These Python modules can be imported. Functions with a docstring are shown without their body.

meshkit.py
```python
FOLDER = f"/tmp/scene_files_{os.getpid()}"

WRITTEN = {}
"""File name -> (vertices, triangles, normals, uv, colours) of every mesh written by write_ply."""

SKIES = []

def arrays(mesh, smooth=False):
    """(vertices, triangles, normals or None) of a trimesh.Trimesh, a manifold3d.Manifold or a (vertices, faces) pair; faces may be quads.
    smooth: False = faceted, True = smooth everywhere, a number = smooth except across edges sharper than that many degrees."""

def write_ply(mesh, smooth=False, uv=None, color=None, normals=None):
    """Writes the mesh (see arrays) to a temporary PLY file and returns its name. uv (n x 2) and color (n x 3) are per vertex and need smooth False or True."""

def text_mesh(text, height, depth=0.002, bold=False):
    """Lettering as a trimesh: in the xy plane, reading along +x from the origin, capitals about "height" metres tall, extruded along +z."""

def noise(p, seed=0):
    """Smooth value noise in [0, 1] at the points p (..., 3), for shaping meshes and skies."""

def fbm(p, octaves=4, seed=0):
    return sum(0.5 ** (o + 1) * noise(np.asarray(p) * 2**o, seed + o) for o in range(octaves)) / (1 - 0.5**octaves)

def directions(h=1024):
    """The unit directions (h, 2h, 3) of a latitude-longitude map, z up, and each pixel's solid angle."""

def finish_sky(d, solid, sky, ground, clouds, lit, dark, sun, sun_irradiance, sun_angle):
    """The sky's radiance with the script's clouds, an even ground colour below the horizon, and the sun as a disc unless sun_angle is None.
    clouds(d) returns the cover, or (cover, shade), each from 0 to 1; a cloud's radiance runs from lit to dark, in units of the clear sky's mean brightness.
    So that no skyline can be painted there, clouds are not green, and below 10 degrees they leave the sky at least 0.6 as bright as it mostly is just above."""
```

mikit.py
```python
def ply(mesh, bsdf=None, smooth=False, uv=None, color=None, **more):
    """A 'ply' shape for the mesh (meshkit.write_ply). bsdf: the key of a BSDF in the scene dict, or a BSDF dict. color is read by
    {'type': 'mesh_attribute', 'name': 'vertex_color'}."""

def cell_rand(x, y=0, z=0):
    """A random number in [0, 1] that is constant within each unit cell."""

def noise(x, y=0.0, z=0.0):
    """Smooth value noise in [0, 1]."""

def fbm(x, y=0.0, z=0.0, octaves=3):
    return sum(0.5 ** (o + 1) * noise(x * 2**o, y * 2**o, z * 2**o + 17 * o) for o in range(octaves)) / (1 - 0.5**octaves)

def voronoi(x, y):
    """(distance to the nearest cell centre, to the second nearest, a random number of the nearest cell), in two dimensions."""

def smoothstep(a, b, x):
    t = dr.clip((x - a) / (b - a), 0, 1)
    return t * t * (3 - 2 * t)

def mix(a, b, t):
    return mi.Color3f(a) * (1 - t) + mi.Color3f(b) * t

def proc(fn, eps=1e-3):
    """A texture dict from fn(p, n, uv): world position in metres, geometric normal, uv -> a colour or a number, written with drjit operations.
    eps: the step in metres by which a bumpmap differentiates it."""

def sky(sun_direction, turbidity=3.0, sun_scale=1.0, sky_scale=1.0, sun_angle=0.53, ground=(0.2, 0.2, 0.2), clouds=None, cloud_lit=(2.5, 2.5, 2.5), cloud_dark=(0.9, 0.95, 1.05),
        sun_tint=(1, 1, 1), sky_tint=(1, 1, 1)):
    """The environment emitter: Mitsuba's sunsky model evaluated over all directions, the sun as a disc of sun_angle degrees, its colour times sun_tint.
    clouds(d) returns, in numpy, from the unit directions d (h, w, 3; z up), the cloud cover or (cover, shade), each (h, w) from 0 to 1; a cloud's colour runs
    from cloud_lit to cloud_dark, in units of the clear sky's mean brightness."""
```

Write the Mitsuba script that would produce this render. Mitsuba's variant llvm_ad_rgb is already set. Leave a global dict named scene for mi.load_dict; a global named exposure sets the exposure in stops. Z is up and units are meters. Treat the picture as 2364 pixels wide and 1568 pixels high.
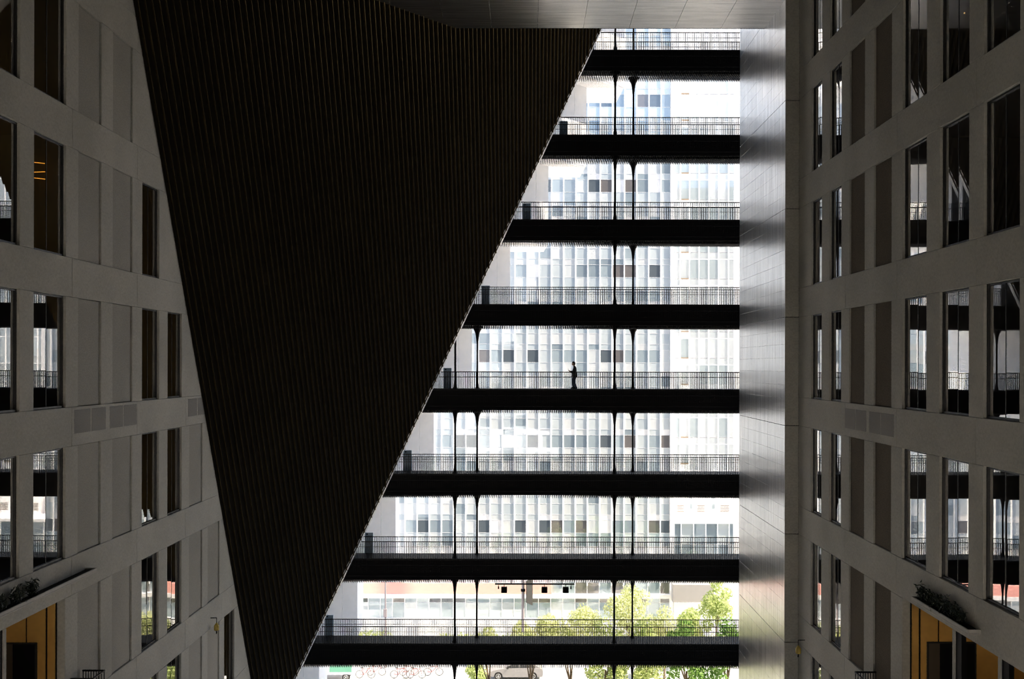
import math, random
import numpy as np, trimesh, manifold3d as m3
import drjit as dr
import mitsuba as mi
import mikit, meshkit
from mikit import proc, fbm, noise, smoothstep, mix
T = mi.ScalarTransform4f
random.seed(7)
RNG = np.random.default_rng(7)
scene, labels = {}, {}

# ------------------------------------------------------------------ camera, sky, exposure
F, CX, CY = 2298.0, 1215.0, 845.0          # focal length and vanishing point in pixels of the 2364x1568 frame
E = 27.3                                    # eye height above the street
ROLL = math.radians(0.12)
scene['camera'] = {'type': 'perspective', 'fov_axis': 'x', 'fov': math.degrees(2 * math.atan(1182.0 / F)),
    'to_world': T().look_at(origin=[0, 0, E], target=[0, 1, E], up=[-math.sin(ROLL), 0, math.cos(ROLL)]),
    'principal_point_offset_x': (1182 - CX) / 2364, 'principal_point_offset_y': (784 - CY) / 1568,
    'near_clip': 0.1, 'far_clip': 2000.0}
SUN = (0.62, -0.18, 0.76)
def cloud_fn(d):
    n = meshkit.fbm(np.asarray(d) * [3.0, 3.0, 6.0], 4, 3)
    return np.clip((n - 0.38) * 3.0, 0, 0.9)
scene['sky'] = mikit.sky(SUN, turbidity=3.5, sun_scale=1.0, sky_scale=1.0, ground=(0.35, 0.34, 0.32), clouds=cloud_fn,
    cloud_lit=(2.0, 2.0, 2.02), cloud_dark=(1.2, 1.22, 1.26))
exposure = 3.4

# ------------------------------------------------------------------ helpers
def key_free(k):
    if k not in scene and k not in labels:
        return k
    i = 1
    while f'{k}_{i:03d}' in scene or f'{k}_{i:03d}' in labels:
        i += 1
    return f'{k}_{i:03d}'
_next = {}
def numbered(k):
    if k not in _next:
        _next[k] = 0
        return k
    _next[k] += 1
    return f'{k}_{_next[k]:03d}'
def obj(name, mesh, m, parent=None, smooth=False, label=None, kind=None, to_world=None):
    k = numbered((parent + '__' if parent else '') + name)
    d = mesh if isinstance(mesh, dict) else mikit.ply(mesh, m, smooth)
    if to_world is not None:
        d = {**d, 'to_world': to_world}
    scene[k] = d
    if label or kind:
        labels[k] = {}
        if label: labels[k]['label'] = label
        if kind: labels[k]['kind'] = kind
    return k
def thing(name, label, cat, group=None):
    k = numbered(name)
    labels[k] = {'label': label, 'category': cat}
    if group: labels[k]['group'] = group
    return k
def tag(k, label, cat, group=None, kind=None):
    labels[k] = {'label': label, 'category': cat}
    if group: labels[k]['group'] = group
    if kind: labels[k]['kind'] = kind
    return k
def struct(k, label=None):
    k = numbered(k)
    labels[k] = {'kind': 'structure', **({'label': label} if label else {})}
    return k
BV = np.array([[x, y, z] for x in (0, 1) for y in (0, 1) for z in (0, 1)], float)
BF = np.array([[0, 1, 3], [0, 3, 2], [4, 6, 7], [4, 7, 5], [0, 4, 5], [0, 5, 1], [2, 3, 7], [2, 7, 6], [0, 2, 6], [0, 6, 4], [1, 5, 7], [1, 7, 3]])
def box(x0, x1, y0, y1, z0, z1):
    x0, x1 = min(x0, x1), max(x0, x1); y0, y1 = min(y0, y1), max(y0, y1)
    return trimesh.Trimesh(BV * [x1 - x0, y1 - y0, z1 - z0] + [x0, y0, z0], BF, process=False)
def cbox(x0, x1, y0, y1, z0, z1, c=0.02):
    """a box with chamfered edges"""
    x0, x1 = min(x0, x1), max(x0, x1); y0, y1 = min(y0, y1), max(y0, y1)
    c = min(c, (x1 - x0) / 2.5, (y1 - y0) / 2.5, (z1 - z0) / 2.5)
    p = []
    for x, sx in ((x0, 1), (x1, -1)):
        for y, sy in ((y0, 1), (y1, -1)):
            for z, sz in ((z0, 1), (z1, -1)):
                p += [(x, y + sy * c, z + sz * c), (x + sx * c, y, z + sz * c), (x + sx * c, y + sy * c, z)]
    return trimesh.convex.convex_hull(np.array(p))
def cat(ms):
    ms = list(ms)
    return trimesh.util.concatenate(ms) if len(ms) > 1 else ms[0]
def P(px, py, d):
    return np.array([(px - CX) / F * d, d, E - (py - CY) / F * d])
def tube(a, b, r, n=8, r2=None):
    a, b = np.asarray(a, float), np.asarray(b, float)
    v = b - a; L = np.linalg.norm(v)
    m = trimesh.creation.cone if False else None
    ang = np.arange(n) * 2 * np.pi / n
    w = v / L
    u = np.cross(w, [0, 0, 1] if abs(w[2]) < 0.9 else [1, 0, 0]); u /= np.linalg.norm(u)
    t = np.cross(w, u)
    ring = np.cos(ang)[:, None] * u + np.sin(ang)[:, None] * t
    r2 = r if r2 is None else r2
    V = np.vstack([a + ring * r, b + ring * r2, a[None], b[None]])
    i = np.arange(n); j = (i + 1) % n
    Fc = np.vstack([np.stack([i, j, j + n], 1), np.stack([i, j + n, i + n], 1), np.stack([j, i, i * 0 + 2 * n], 1), np.stack([i + n, j + n, i * 0 + 2 * n + 1], 1)])
    return trimesh.Trimesh(V, Fc, process=False)
def lathe(prof, n=20, at=(0, 0, 0)):
    """prof: list of (radius, z) from the bottom up"""
    prof = np.array(prof, float); k = len(prof)
    ang = np.arange(n) * 2 * np.pi / n
    V = np.vstack([np.stack([r * np.cos(ang), r * np.sin(ang), ang * 0 + z], 1) for r, z in prof] + [[[0, 0, prof[0, 1]]], [[0, 0, prof[-1, 1]]]])
    i = np.arange(n); j = (i + 1) % n
    Fc = []
    for s in range(k - 1):
        Fc += [np.stack([i + s * n, j + s * n, j + (s + 1) * n], 1), np.stack([i + s * n, j + (s + 1) * n, i + (s + 1) * n], 1)]
    Fc += [np.stack([j, i, i * 0 + k * n], 1), np.stack([i + (k - 1) * n, j + (k - 1) * n, i * 0 + k * n + 1], 1)]
    return trimesh.Trimesh(V + np.asarray(at, float), np.vstack(Fc), process=False)
def prism(poly, z0, z1):
    """vertical prism over a convex polygon (list of x, y, counter-clockwise)"""
    p = np.array(poly, float); n = len(p)
    V = np.vstack([np.c_[p, np.full(n, z0)], np.c_[p, np.full(n, z1)]])
    Fc = [[0, i + 1, i] for i in range(1, n - 1)] + [[n, n + i, n + i + 1] for i in range(1, n - 1)]
    for i in range(n):
        j = (i + 1) % n
        Fc += [[i, j, j + n], [i, j + n, i + n]]
    return trimesh.Trimesh(V, np.array(Fc), process=False)

# ------------------------------------------------------------------ materials
def bsdf(k, d, two=True):
    scene[k] = {'type': 'twosided', 'b': d} if two else d
    return k
def rgb(*c):
    return {'type': 'rgb', 'value': list(c)}
def pr(color, rough=0.6, **kw):
    return {'type': 'principled', 'base_color': color if isinstance(color, dict) else rgb(*color), 'roughness': rough, **kw}
def speck(a, b, s=14.0, k=0.5):
    def fn(p, n, uv):
        g = fbm(p.x * s, p.y * s, p.z * s, 3) * k + fbm(p.x * 0.5, p.y * 0.5, p.z * 0.25, 3) * (1 - k)
        return mix(a, b, smoothstep(0.25, 0.75, g))
    return proc(fn)
bsdf('mat_concrete', pr(speck((0.34, 0.33, 0.29), (0.44, 0.425, 0.38)), 0.75, specular=0.3))
bsdf('mat_concrete_pale', pr(speck((0.42, 0.40, 0.365), (0.50, 0.48, 0.44)), 0.7, specular=0.3))
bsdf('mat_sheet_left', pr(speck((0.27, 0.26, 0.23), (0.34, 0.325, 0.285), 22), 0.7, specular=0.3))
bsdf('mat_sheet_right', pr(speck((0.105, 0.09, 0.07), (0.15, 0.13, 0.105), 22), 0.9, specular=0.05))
bsdf('mat_vent', pr(speck((0.17, 0.165, 0.15), (0.22, 0.21, 0.19), 30), 0.7))
bsdf('mat_roof', pr((0.08, 0.078, 0.07), 0.8))
bsdf('mat_frame', pr((0.015, 0.016, 0.016), 0.45))
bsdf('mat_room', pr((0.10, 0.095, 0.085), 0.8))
bsdf('mat_black', pr((0.004, 0.0042, 0.005), 0.6, specular=0.1))
bsdf('mat_blackmetal', pr((0.007, 0.0075, 0.009), 0.5, specular=0.2))
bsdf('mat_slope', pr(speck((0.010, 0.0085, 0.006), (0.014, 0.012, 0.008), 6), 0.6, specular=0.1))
bsdf('mat_rib', pr(speck((0.14, 0.105, 0.05), (0.18, 0.14, 0.066), 6), 0.30, metallic=0.85))
bsdf('mat_trim', pr((0.85, 0.85, 0.84), 0.45))
bsdf('mat_wallpale', pr(speck((0.80, 0.83, 0.87), (0.85, 0.87, 0.91), 3), 0.7))
bsdf('mat_soffit', pr((0.58, 0.555, 0.50), 0.6))
def brushed(p, n, uv):
    s = noise(p.x * 9, p.y * 9, p.z * 0.35) * 0.5 + noise(p.x * 40, p.y * 40, p.z * 0.8) * 0.5
    return mix((0.47, 0.475, 0.49), (0.68, 0.685, 0.70), smoothstep(0.2, 0.8, s))
bsdf('mat_metal', pr(proc(brushed), 0.27, metallic=1.0))
def brushed_flat(p, n, uv):
    s = noise(p.x * 0.5, p.y * 11) * 0.6 + noise(p.x * 2.0, p.y * 45) * 0.4
    return mix((0.50, 0.495, 0.48), (0.68, 0.67, 0.655), smoothstep(0.2, 0.8, s))
bsdf('mat_metal_flat', pr(proc(brushed_flat), 0.30, metallic=1.0))
bsdf('mat_blue', pr((0.42, 0.58, 0.74), 0.35))
scene['mat_glass'] = {'type': 'thindielectric', 'int_ior': 2.3, 'ext_ior': 1.0}
bsdf('mat_brown', pr((0.06, 0.045, 0.03), 0.5))
bsdf('mat_orange', pr(speck((0.50, 0.27, 0.06), (0.60, 0.34, 0.08), 3), 0.5))
bsdf('mat_leaf_dark', pr((0.015, 0.022, 0.012), 0.6))
# background
bsdf('mat_transom', pr((0.55, 0.56, 0.58), 0.5))
bsdf('mat_mullion', pr((0.86, 0.86, 0.87), 0.5))
def pane_mat(k, col, mir=0.22):
    scene[k] = {'type': 'twosided', 'b': {'type': 'blendbsdf', 'weight': mir,
        'a': {'type': 'diffuse', 'reflectance': rgb(*col)},
        'c': {'type': 'conductor', 'specular_reflectance': rgb(0.9, 0.95, 0.98)}}}
    return k
PALE = [pane_mat(f'mat_pane_pale_{i}', c) for i, c in enumerate([(0.50, 0.565, 0.605), (0.55, 0.60, 0.63), (0.45, 0.52, 0.57), (0.58, 0.62, 0.65)])]
MID = [pane_mat(f'mat_pane_mid_{i}', c) for i, c in enumerate([(0.30, 0.37, 0.42), (0.24, 0.30, 0.35)])]
DARK = [pane_mat(f'mat_pane_dark_{i}', c) for i, c in enumerate([(0.10, 0.125, 0.15), (0.15, 0.145, 0.15)])]
TOWER = [pane_mat(f'mat_pane_tower_{i}', c, 0.18) for i, c in enumerate([(0.33, 0.37, 0.40), (0.38, 0.42, 0.45), (0.26, 0.31, 0.34)])]
BLIND = [pane_mat('mat_pane_blind', (0.82, 0.82, 0.82), 0.1)]
bsdf('mat_white', pr((0.85, 0.85, 0.86), 0.6))
bsdf('mat_redsign', pr((0.90, 0.42, 0.36), 0.5))
bsdf('mat_bikered', pr((0.30, 0.05, 0.05), 0.4))
bsdf('mat_greyboard', pr((0.30, 0.29, 0.29), 0.6))
bsdf('mat_road', pr(speck((0.36, 0.36, 0.36), (0.44, 0.44, 0.44), 2), 0.85))
bsdf('mat_pave', pr(speck((0.58, 0.57, 0.55), (0.66, 0.65, 0.63), 2), 0.85))
bsdf('mat_line', pr((0.85, 0.85, 0.85), 0.7))
bsdf('mat_pole', pr((0.22, 0.20, 0.22), 0.5))
bsdf('mat_bark', pr((0.16, 0.12, 0.08), 0.9))
def leaf(k, c):
    scene[k] = {'type': 'principledthin', 'base_color': rgb(*c), 'roughness': 0.6, 'diff_trans': 0.9}
    return k
LEAF = [leaf('mat_leaf_a', (0.60, 0.64, 0.36)), leaf('mat_leaf_b', (0.46, 0.54, 0.24)), leaf('mat_leaf_c', (0.20, 0.34, 0.10))]
bsdf('mat_silver', pr((0.26, 0.26, 0.27), 0.3, metallic=0.3, clearcoat=0.6))
bsdf('mat_tyre', pr((0.02, 0.02, 0.02), 0.8))
bsdf('mat_rim', pr((0.7, 0.7, 0.7), 0.35, metallic=0.6))
bsdf('mat_carglass', pr((0.03, 0.035, 0.04), 0.1))
bsdf('mat_green', pr((0.12, 0.34, 0.24), 0.5))
bsdf('mat_skin', pr((0.42, 0.26, 0.18), 0.5))
bsdf('mat_hair', pr((0.015, 0.012, 0.01), 0.5))
bsdf('mat_jacket', pr((0.018, 0.018, 0.02), 0.8))
bsdf('mat_jeans', pr((0.04, 0.06, 0.11), 0.85))
bsdf('mat_yellow', pr((0.45, 0.33, 0.06), 0.5))

# ------------------------------------------------------------------ the atrium walls
H, HEAD = 5.5, 4.05
def S(k): return E - 1.55 + H * k           # sill of storey k
XL, XR, XM = -16.75, 13.82, 13.12
FLOORS = range(-4, 5)
YNEAR = -13.0
ROOM = 5.5
def ylim(k): return 42.5 + 3.05 * (2 - k)    # the left wall has no openings where the slope cuts it
LEFT = [('W', 58.4, 60.3), ('W', 55.3, 57.2), ('P', 52.4, 54.4), ('P', 49.5, 51.5), ('W', 46.5, 48.4), ('W', 43.4, 45.4), ('P', 40.3, 42.3), ('P', 37.2, 39.2),
        ('W', 33.85, 36.2), ('W', 30.7, 32.9), ('P', 27.5, 29.6), ('P', 24.4, 26.5), ('W', 21.2, 23.4), ('W', 18.0, 20.2)]
RIGHT = [('W', 46.6, 48.3), ('W', 43.7, 45.4), ('P', 40.7, 42.6), ('P', 37.7, 39.6), ('W', 34.4, 36.6), ('W', 31.1, 33.3), ('W', 27.9, 30.1), ('P', 24.7, 26.7), ('P', 21.5, 23.5), ('W', 18.2, 20.4)]
wall_left = struct('wall_left', 'pale concrete atrium wall of flat bands and piers left of the dark slope')
wall_right = struct('wall_right', 'concrete atrium wall of bands, piers, dark panels and windows on the right')
win_no = 0
NUM = ['first', 'second', 'third', 'fourth', 'fifth', 'sixth', 'seventh', 'eighth']
LEVEL = {4: 'above the frame', 3: 'in the topmost row', 2: 'in the second row', 1: 'in the third row', 0: 'in the row over the vents', -1: 'in the row under the vents', -2: 'in the entrance row', -3: 'in the lowest row', -4: 'below the frame'}
def build_wall(wall, X, sgn, cols, y1, sheet, entry):
    """sgn: +1 when the wall faces +x (left wall), -1 when it faces -x. entry: (storey, y0, y1) of the wide entrance opening"""
    global win_no
    g = 0.012
    TH = 0.30
    cols = sorted(cols, key=lambda c: c[1])
    def slab(y0, y1_, z0, z1, d0=0.0, d1=TH, c=0.012):
        return cbox(X - sgn * d0, X - sgn * d1, y0, y1_, z0, z1, c)
    joints = [YNEAR, -6, 0, 6, 12]
    edges = [(c[1], c[2]) for c in cols]
    mids = [(edges[i][1] + edges[i + 1][0]) / 2 for i in range(len(edges) - 1)]
    joints += [m for m in mids[1::2]] + [y1]
    joints = [j for i, j in enumerate(joints) if i == 0 or j - joints[i - 1] > 1.0]
    joints[-1] = y1
    for k in FLOORS:
        z0, z1 = S(k), S(k) + HEAD
        zb = S(k) - (H - HEAD)
        # the band below the sill
        for a, b in zip(joints[:-1], joints[1:]):
            obj('band_panel', slab(a + g / 2, b - g / 2, zb + g / 2, z0 - g / 2), 'mat_concrete', wall)
        # piers between openings
        y = 16.0
        ent = entry if entry and entry[0] == k else None
        items = cols if not ent else [c for c in cols if c[2] < ent[1] or c[1] > ent[2]] + [('E', ent[1], ent[2])]
        items = sorted([c for c in items if sgn < 0 or c[2] < ylim(k)], key=lambda c: c[1])
        for a, b in ((YNEAR, 1.5), (1.5, 16.0)):
            obj('pier', slab(a + g / 2, b - g / 2, z0, z1), 'mat_concrete', wall)
        for c, a, b in items + [('end', y1, y1)]:
            if a - y > 0.05:
                obj('pier', slab(y + (0.0 if y > 16 else g / 2), a, z0, z1), 'mat_concrete', wall)
            y = b
            if c == 'P':
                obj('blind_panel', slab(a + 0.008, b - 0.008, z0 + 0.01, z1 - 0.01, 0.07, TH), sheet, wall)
    # floor slabs and back of the rooms behind
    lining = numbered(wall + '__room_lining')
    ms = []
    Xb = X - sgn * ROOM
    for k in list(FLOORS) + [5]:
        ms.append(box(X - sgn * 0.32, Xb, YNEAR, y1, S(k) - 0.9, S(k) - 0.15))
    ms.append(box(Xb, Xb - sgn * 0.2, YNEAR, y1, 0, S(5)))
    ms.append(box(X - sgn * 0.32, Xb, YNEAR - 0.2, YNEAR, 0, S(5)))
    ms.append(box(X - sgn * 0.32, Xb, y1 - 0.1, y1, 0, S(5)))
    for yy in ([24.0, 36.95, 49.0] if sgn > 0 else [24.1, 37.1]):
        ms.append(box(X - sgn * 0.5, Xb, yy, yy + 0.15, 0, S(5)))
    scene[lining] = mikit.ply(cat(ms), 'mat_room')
    # windows
    for k in FLOORS:
        for c, a, b in cols:
            if c != 'W' or (sgn > 0 and b > ylim(k)) or (entry and entry[0] == k and a < entry[2] and b > entry[1]):
                continue
            z0, z1 = S(k), S(k) + HEAD
            win_no += 1
            far = sorted([q[1] for q in cols if q[0] == 'W' and not (sgn > 0 and q[2] > ylim(k))], reverse=True).index(a)
            w = struct(f'window_{win_no}', f"tall window of the {'left' if sgn > 0 else 'right'} wall, {NUM[far]} from the {'dark slope' if sgn > 0 else 'metal flank'}, {LEVEL[k]}")
            d0, d1 = 0.10, 0.18
            fr = cat([box(X - sgn * d0, X - sgn * d1, b - 0.07, b, z0, z1), box(X - sgn * d0, X - sgn * d1, a, a + 0.05, z0, z1),
                      box(X - sgn * d0, X - sgn * d1, a + 0.05, b - 0.07, z0, z0 + 0.07), box(X - sgn * d0, X - sgn * d1, a + 0.05, b - 0.07, z1 - 0.06, z1)])
            obj('frame', fr, 'mat_frame', w)
            m = (a + b) / 2
            obj('mullion', box(X - sgn * 0.145, X - sgn * d1, m - 0.012, m + 0.012, z0 + 0.07, z1 - 0.06), 'mat_frame', w)
            for p0, p1 in ((a + 0.05, m - 0.012), (m + 0.012, b - 0.07)):
                t = random.uniform(-0.004, 0.004); t2 = random.uniform(-0.006, 0.006)
                xs = X - sgn * 0.155
                V = np.array([[xs + t, p0, z0 + 0.07 - 0.0], [xs - t, p1, z0 + 0.07], [xs - t + t2, p1, z1 - 0.06], [xs + t + t2, p0, z1 - 0.06]])
                obj('pane', trimesh.Trimesh(V, [[0, 1, 2], [0, 2, 3]], process=False), 'mat_glass', w)
build_wall(wall_left, XL, 1, LEFT, 63.6, 'mat_sheet_left', (-2, 26.0, 36.2))
build_wall(wall_right, XR, -1, RIGHT, 50.5, 'mat_sheet_right', (-2, 20.4, 36.55))
# vents in the band below storey 0
for a, b in ((36.9, 38.28), (38.36, 39.65), (40.05, 41.35), (41.43, 42.8), (49.3, 50.65), (50.75, 52.1)):
    obj('vent_panel', cbox(XL - 0.01, XL + 0.006, a, b, S(0) - 1.0, S(0) - 0.12, 0.004), 'mat_vent', wall_left)
for a, b in ((41.83, 43.15), (40.45, 41.77), (38.83, 40.1), (37.42, 38.77)):
    obj('vent_panel', cbox(XR - 0.006, XR + 0.01, a, b, S(0) - 1.1, S(0) - 0.25, 0.004), 'mat_vent', wall_right)

# entrances: glazed, with orange timber lining
def entrance(no, X, sgn, y0, y1, posts, joints, door):
    """an open porch; its timber end wall faces the viewer. joints, door: distances from the wall plane into the porch"""
    z0, z1 = S(-2), S(-2) + HEAD
    d = struct(f'door_{no}', ('left' if sgn > 0 else 'right') + ' entrance porch lined in orange timber below the planter ledge')
    for a, b in zip(joints[:-1], joints[1:]):
        g = 0.035 if a == joints[1] or b == joints[1] else 0.012
        obj('timber_panel', cbox(X - sgn * (a + g), X - sgn * (b - g), y1 - 0.06, y1, z0 - 0.1, z1 + 0.2, 0.008), 'mat_orange', d)
    obj('panel_backing', box(X - sgn * 0.31, X - sgn * 5.4, y1, y1 + 0.05, z0 - 0.1, z1 + 0.2), 'mat_black', d)
    a, b, hgt, split = door
    fr = cat([box(X - sgn * a, X - sgn * (a + 0.06), y1 - 0.12, y1 - 0.06, z0, z0 + hgt), box(X - sgn * (b - 0.06), X - sgn * b, y1 - 0.12, y1 - 0.06, z0, z0 + hgt), box(X - sgn * a, X - sgn * b, y1 - 0.12, y1 - 0.06, z0 + hgt, z0 + hgt + 0.05)])
    obj('door_frame', fr, 'mat_frame', d)
    obj('door_leaf', cbox(X - sgn * (a + 0.06), X - sgn * split, y1 - 0.10, y1 - 0.06, z0, z0 + hgt, 0.004), 'mat_black' if sgn > 0 else 'mat_brown', d)
    obj('door_leaf', cbox(X - sgn * (split + 0.01), X - sgn * (b - 0.06), y1 - 0.10, y1 - 0.06, z0, z0 + hgt, 0.004), 'mat_brown' if sgn > 0 else 'mat_black', d)
    for y in posts:
        obj('post', cbox(X - sgn * 0.0, X - sgn * 0.28, y, y + 0.16, z0, z1, 0.01), 'mat_concrete', d)
        obj('post_frame', box(X - sgn * 0.05, X - sgn * 0.2, y - 0.42, y - 0.002, z0, z1), 'mat_black', d)
    obj('lamp', box(X - sgn * 3.0, X - sgn * 3.2, y0 + 3.0, y1 - 2.2, z1 - 0.06, z1 - 0.01), 'mat_white', d, label='warm strip lamp under the porch ceiling')
    scene[d + '__lamp']['emitter'] = {'type': 'area', 'radiance': rgb(0.42, 0.27, 0.12)}
entrance(1, XL, 1, 26.0, 36.2, [31.95], [0.31, 0.66, 1.40, 2.6, 3.8, 5.4], (0.98, 2.2, 2.42, 1.85))
entrance(2, XR, -1, 20.4, 36.55, [32.1, 28.98, 25.9], [0.31, 0.63, 1.33, 2.55, 3.97, 5.4], (0.88, 2.68, 2.42, 1.35))

# upper end: roof over the atrium
roof = obj('roof', cat([box(-40, 45, YNEAR, 63.6, E + 27.0, E + 28.0), box(-40, XL - 0.3, YNEAR, 63.6, S(5), E + 27), box(XR + 0.3, 45, YNEAR, 50.5, S(5), E + 27)]), 'mat_roof')
labels[roof] = {'kind': 'structure', 'label': 'concrete roof over the atrium'}
back = obj('wall_back', cat([box(-40, 45, YNEAR - 0.5, YNEAR - 0.1, 17.0, E + 27.0), box(5.0, 45, YNEAR - 0.5, YNEAR - 0.1, 0.0, 17.0)]), 'mat_roof')
labels[back] = {'kind': 'structure', 'label': 'rear end of the atrium behind the viewer'}
for nm, X, sgn, y1 in ((wall_left, XL, 1, 63.6), (wall_right, XR, -1, 50.5)):
    obj('parapet_panel', box(X, X - sgn * 0.3, YNEAR, y1, S(5) - (H - HEAD), E + 27), 'mat_concrete', nm)
    obj('base_panel', box(X, X - sgn * 0.3, YNEAR, y1, 0, S(-4) - (H - HEAD)), 'mat_concrete', nm)

# the return face and the metal flank on the right
tr = struct('wall_end', 'brushed metal flank wall with a dark return face, right of the footbridges')
zj = [0.0] + [S(k) + HEAD for k in range(-5, 5)] + [E + 27]
zj = [z for z in zj if z >= 0]
for a, b in zip(zj[:-1], zj[1:]):
    obj('return_panel', cbox(XM + 0.01, XR, 50.5, 50.62, a + 0.015, b - 0.015, 0.008), 'mat_concrete', tr)
obj('core', cat([box(XM + 0.04, 40, 50.60, 61.28, 0, E + 27)]), 'mat_frame', tr)
NY = 3
for a, b in zip(zj[:-1], zj[1:]):
    rows = 8 if b - a > 3 else 2
    for r in range(rows):
        for c in range(NY):
            ya, yb = 50.5 + (61.3 - 50.5) * c / NY, 50.5 + (61.3 - 50.5) * (c + 1) / NY
            za, zb = a + (b - a) * r / rows, a + (b - a) * (r + 1) / rows
            gz = 0.012 if r == 0 else 0.003
            obj('metal_panel', cbox(XM, XM + 0.03, ya + 0.002, yb - 0.002, za + gz, zb - (0.012 if r == rows - 1 else 0.003), 0.003), 'mat_metal', tr)
# the ceiling beam
ZB = E + 18.67
ce = struct('ceiling', 'brushed metal soffit of the beam across the top')
obj('core', box(-9.5, XM, 50.65, 54.98, ZB + 0.05, E + 27), 'mat_frame', ce)
xs = [-9.5, -6.9, -4.4, -1.9, 0.65] + []
seam = [(1345 - CX) / F * 55 + 2.53 * i for i in range(-5, 5)]
seam = [s for s in seam if s > -9.4] + [XM]
for a, b in zip([-9.5] + seam[:-1], seam):
    obj('metal_panel', cbox(a + 0.008, b - 0.008, 50.62, 55.0, ZB, ZB + 0.04, 0.004), 'mat_metal_flat', ce)
obj('edge_trim', box(-9.5, XM, 54.98, 55.03, ZB - 0.01, E + 27), 'mat_frame', ce)

# ------------------------------------------------------------------ the dark ribbed slope
A0 = np.array([XL, 42.3, E + 15.55]); D1 = np.array([0, 60.6 - 42.3, -19.06 - 15.55]); D1 /= np.linalg.norm(D1)   # along the left wall, downwards
ZE = 63.6
RA, RB = P(1393, 65, ZE), P(690, 1568, ZE)
D2 = (RB - RA) / np.linalg.norm(RB - RA)
NRM = np.cross(D1, D2); NRM /= np.linalg.norm(NRM)
if NRM[1] > 0: NRM = -NRM                   # faces the camera
def plane_pt(x, y):
    """z on the plane at x, y"""
    return A0[2] - (NRM[0] * (x - A0[0]) + NRM[1] * (y - A0[1])) / NRM[2]
def edge_z(x): return plane_pt(x, ZE)
ZTOP = E + 27.0
def y_at(x, z): return A0[1] - (NRM[0] * (x - A0[0]) + NRM[2] * (z - A0[2])) / NRM[1]
xtop = RA[0] + (ZTOP - RA[2]) * (RB[0] - RA[0]) / (RB[2] - RA[2])
slope = thing('ribbed_slope', 'huge dark brown ribbed wedge leaning over the atrium from upper left', 'wall cladding')
tri = np.array([[XL, y_at(XL, ZTOP), ZTOP], [xtop, ZE, ZTOP], [XL, ZE, edge_z(XL)]])
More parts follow.
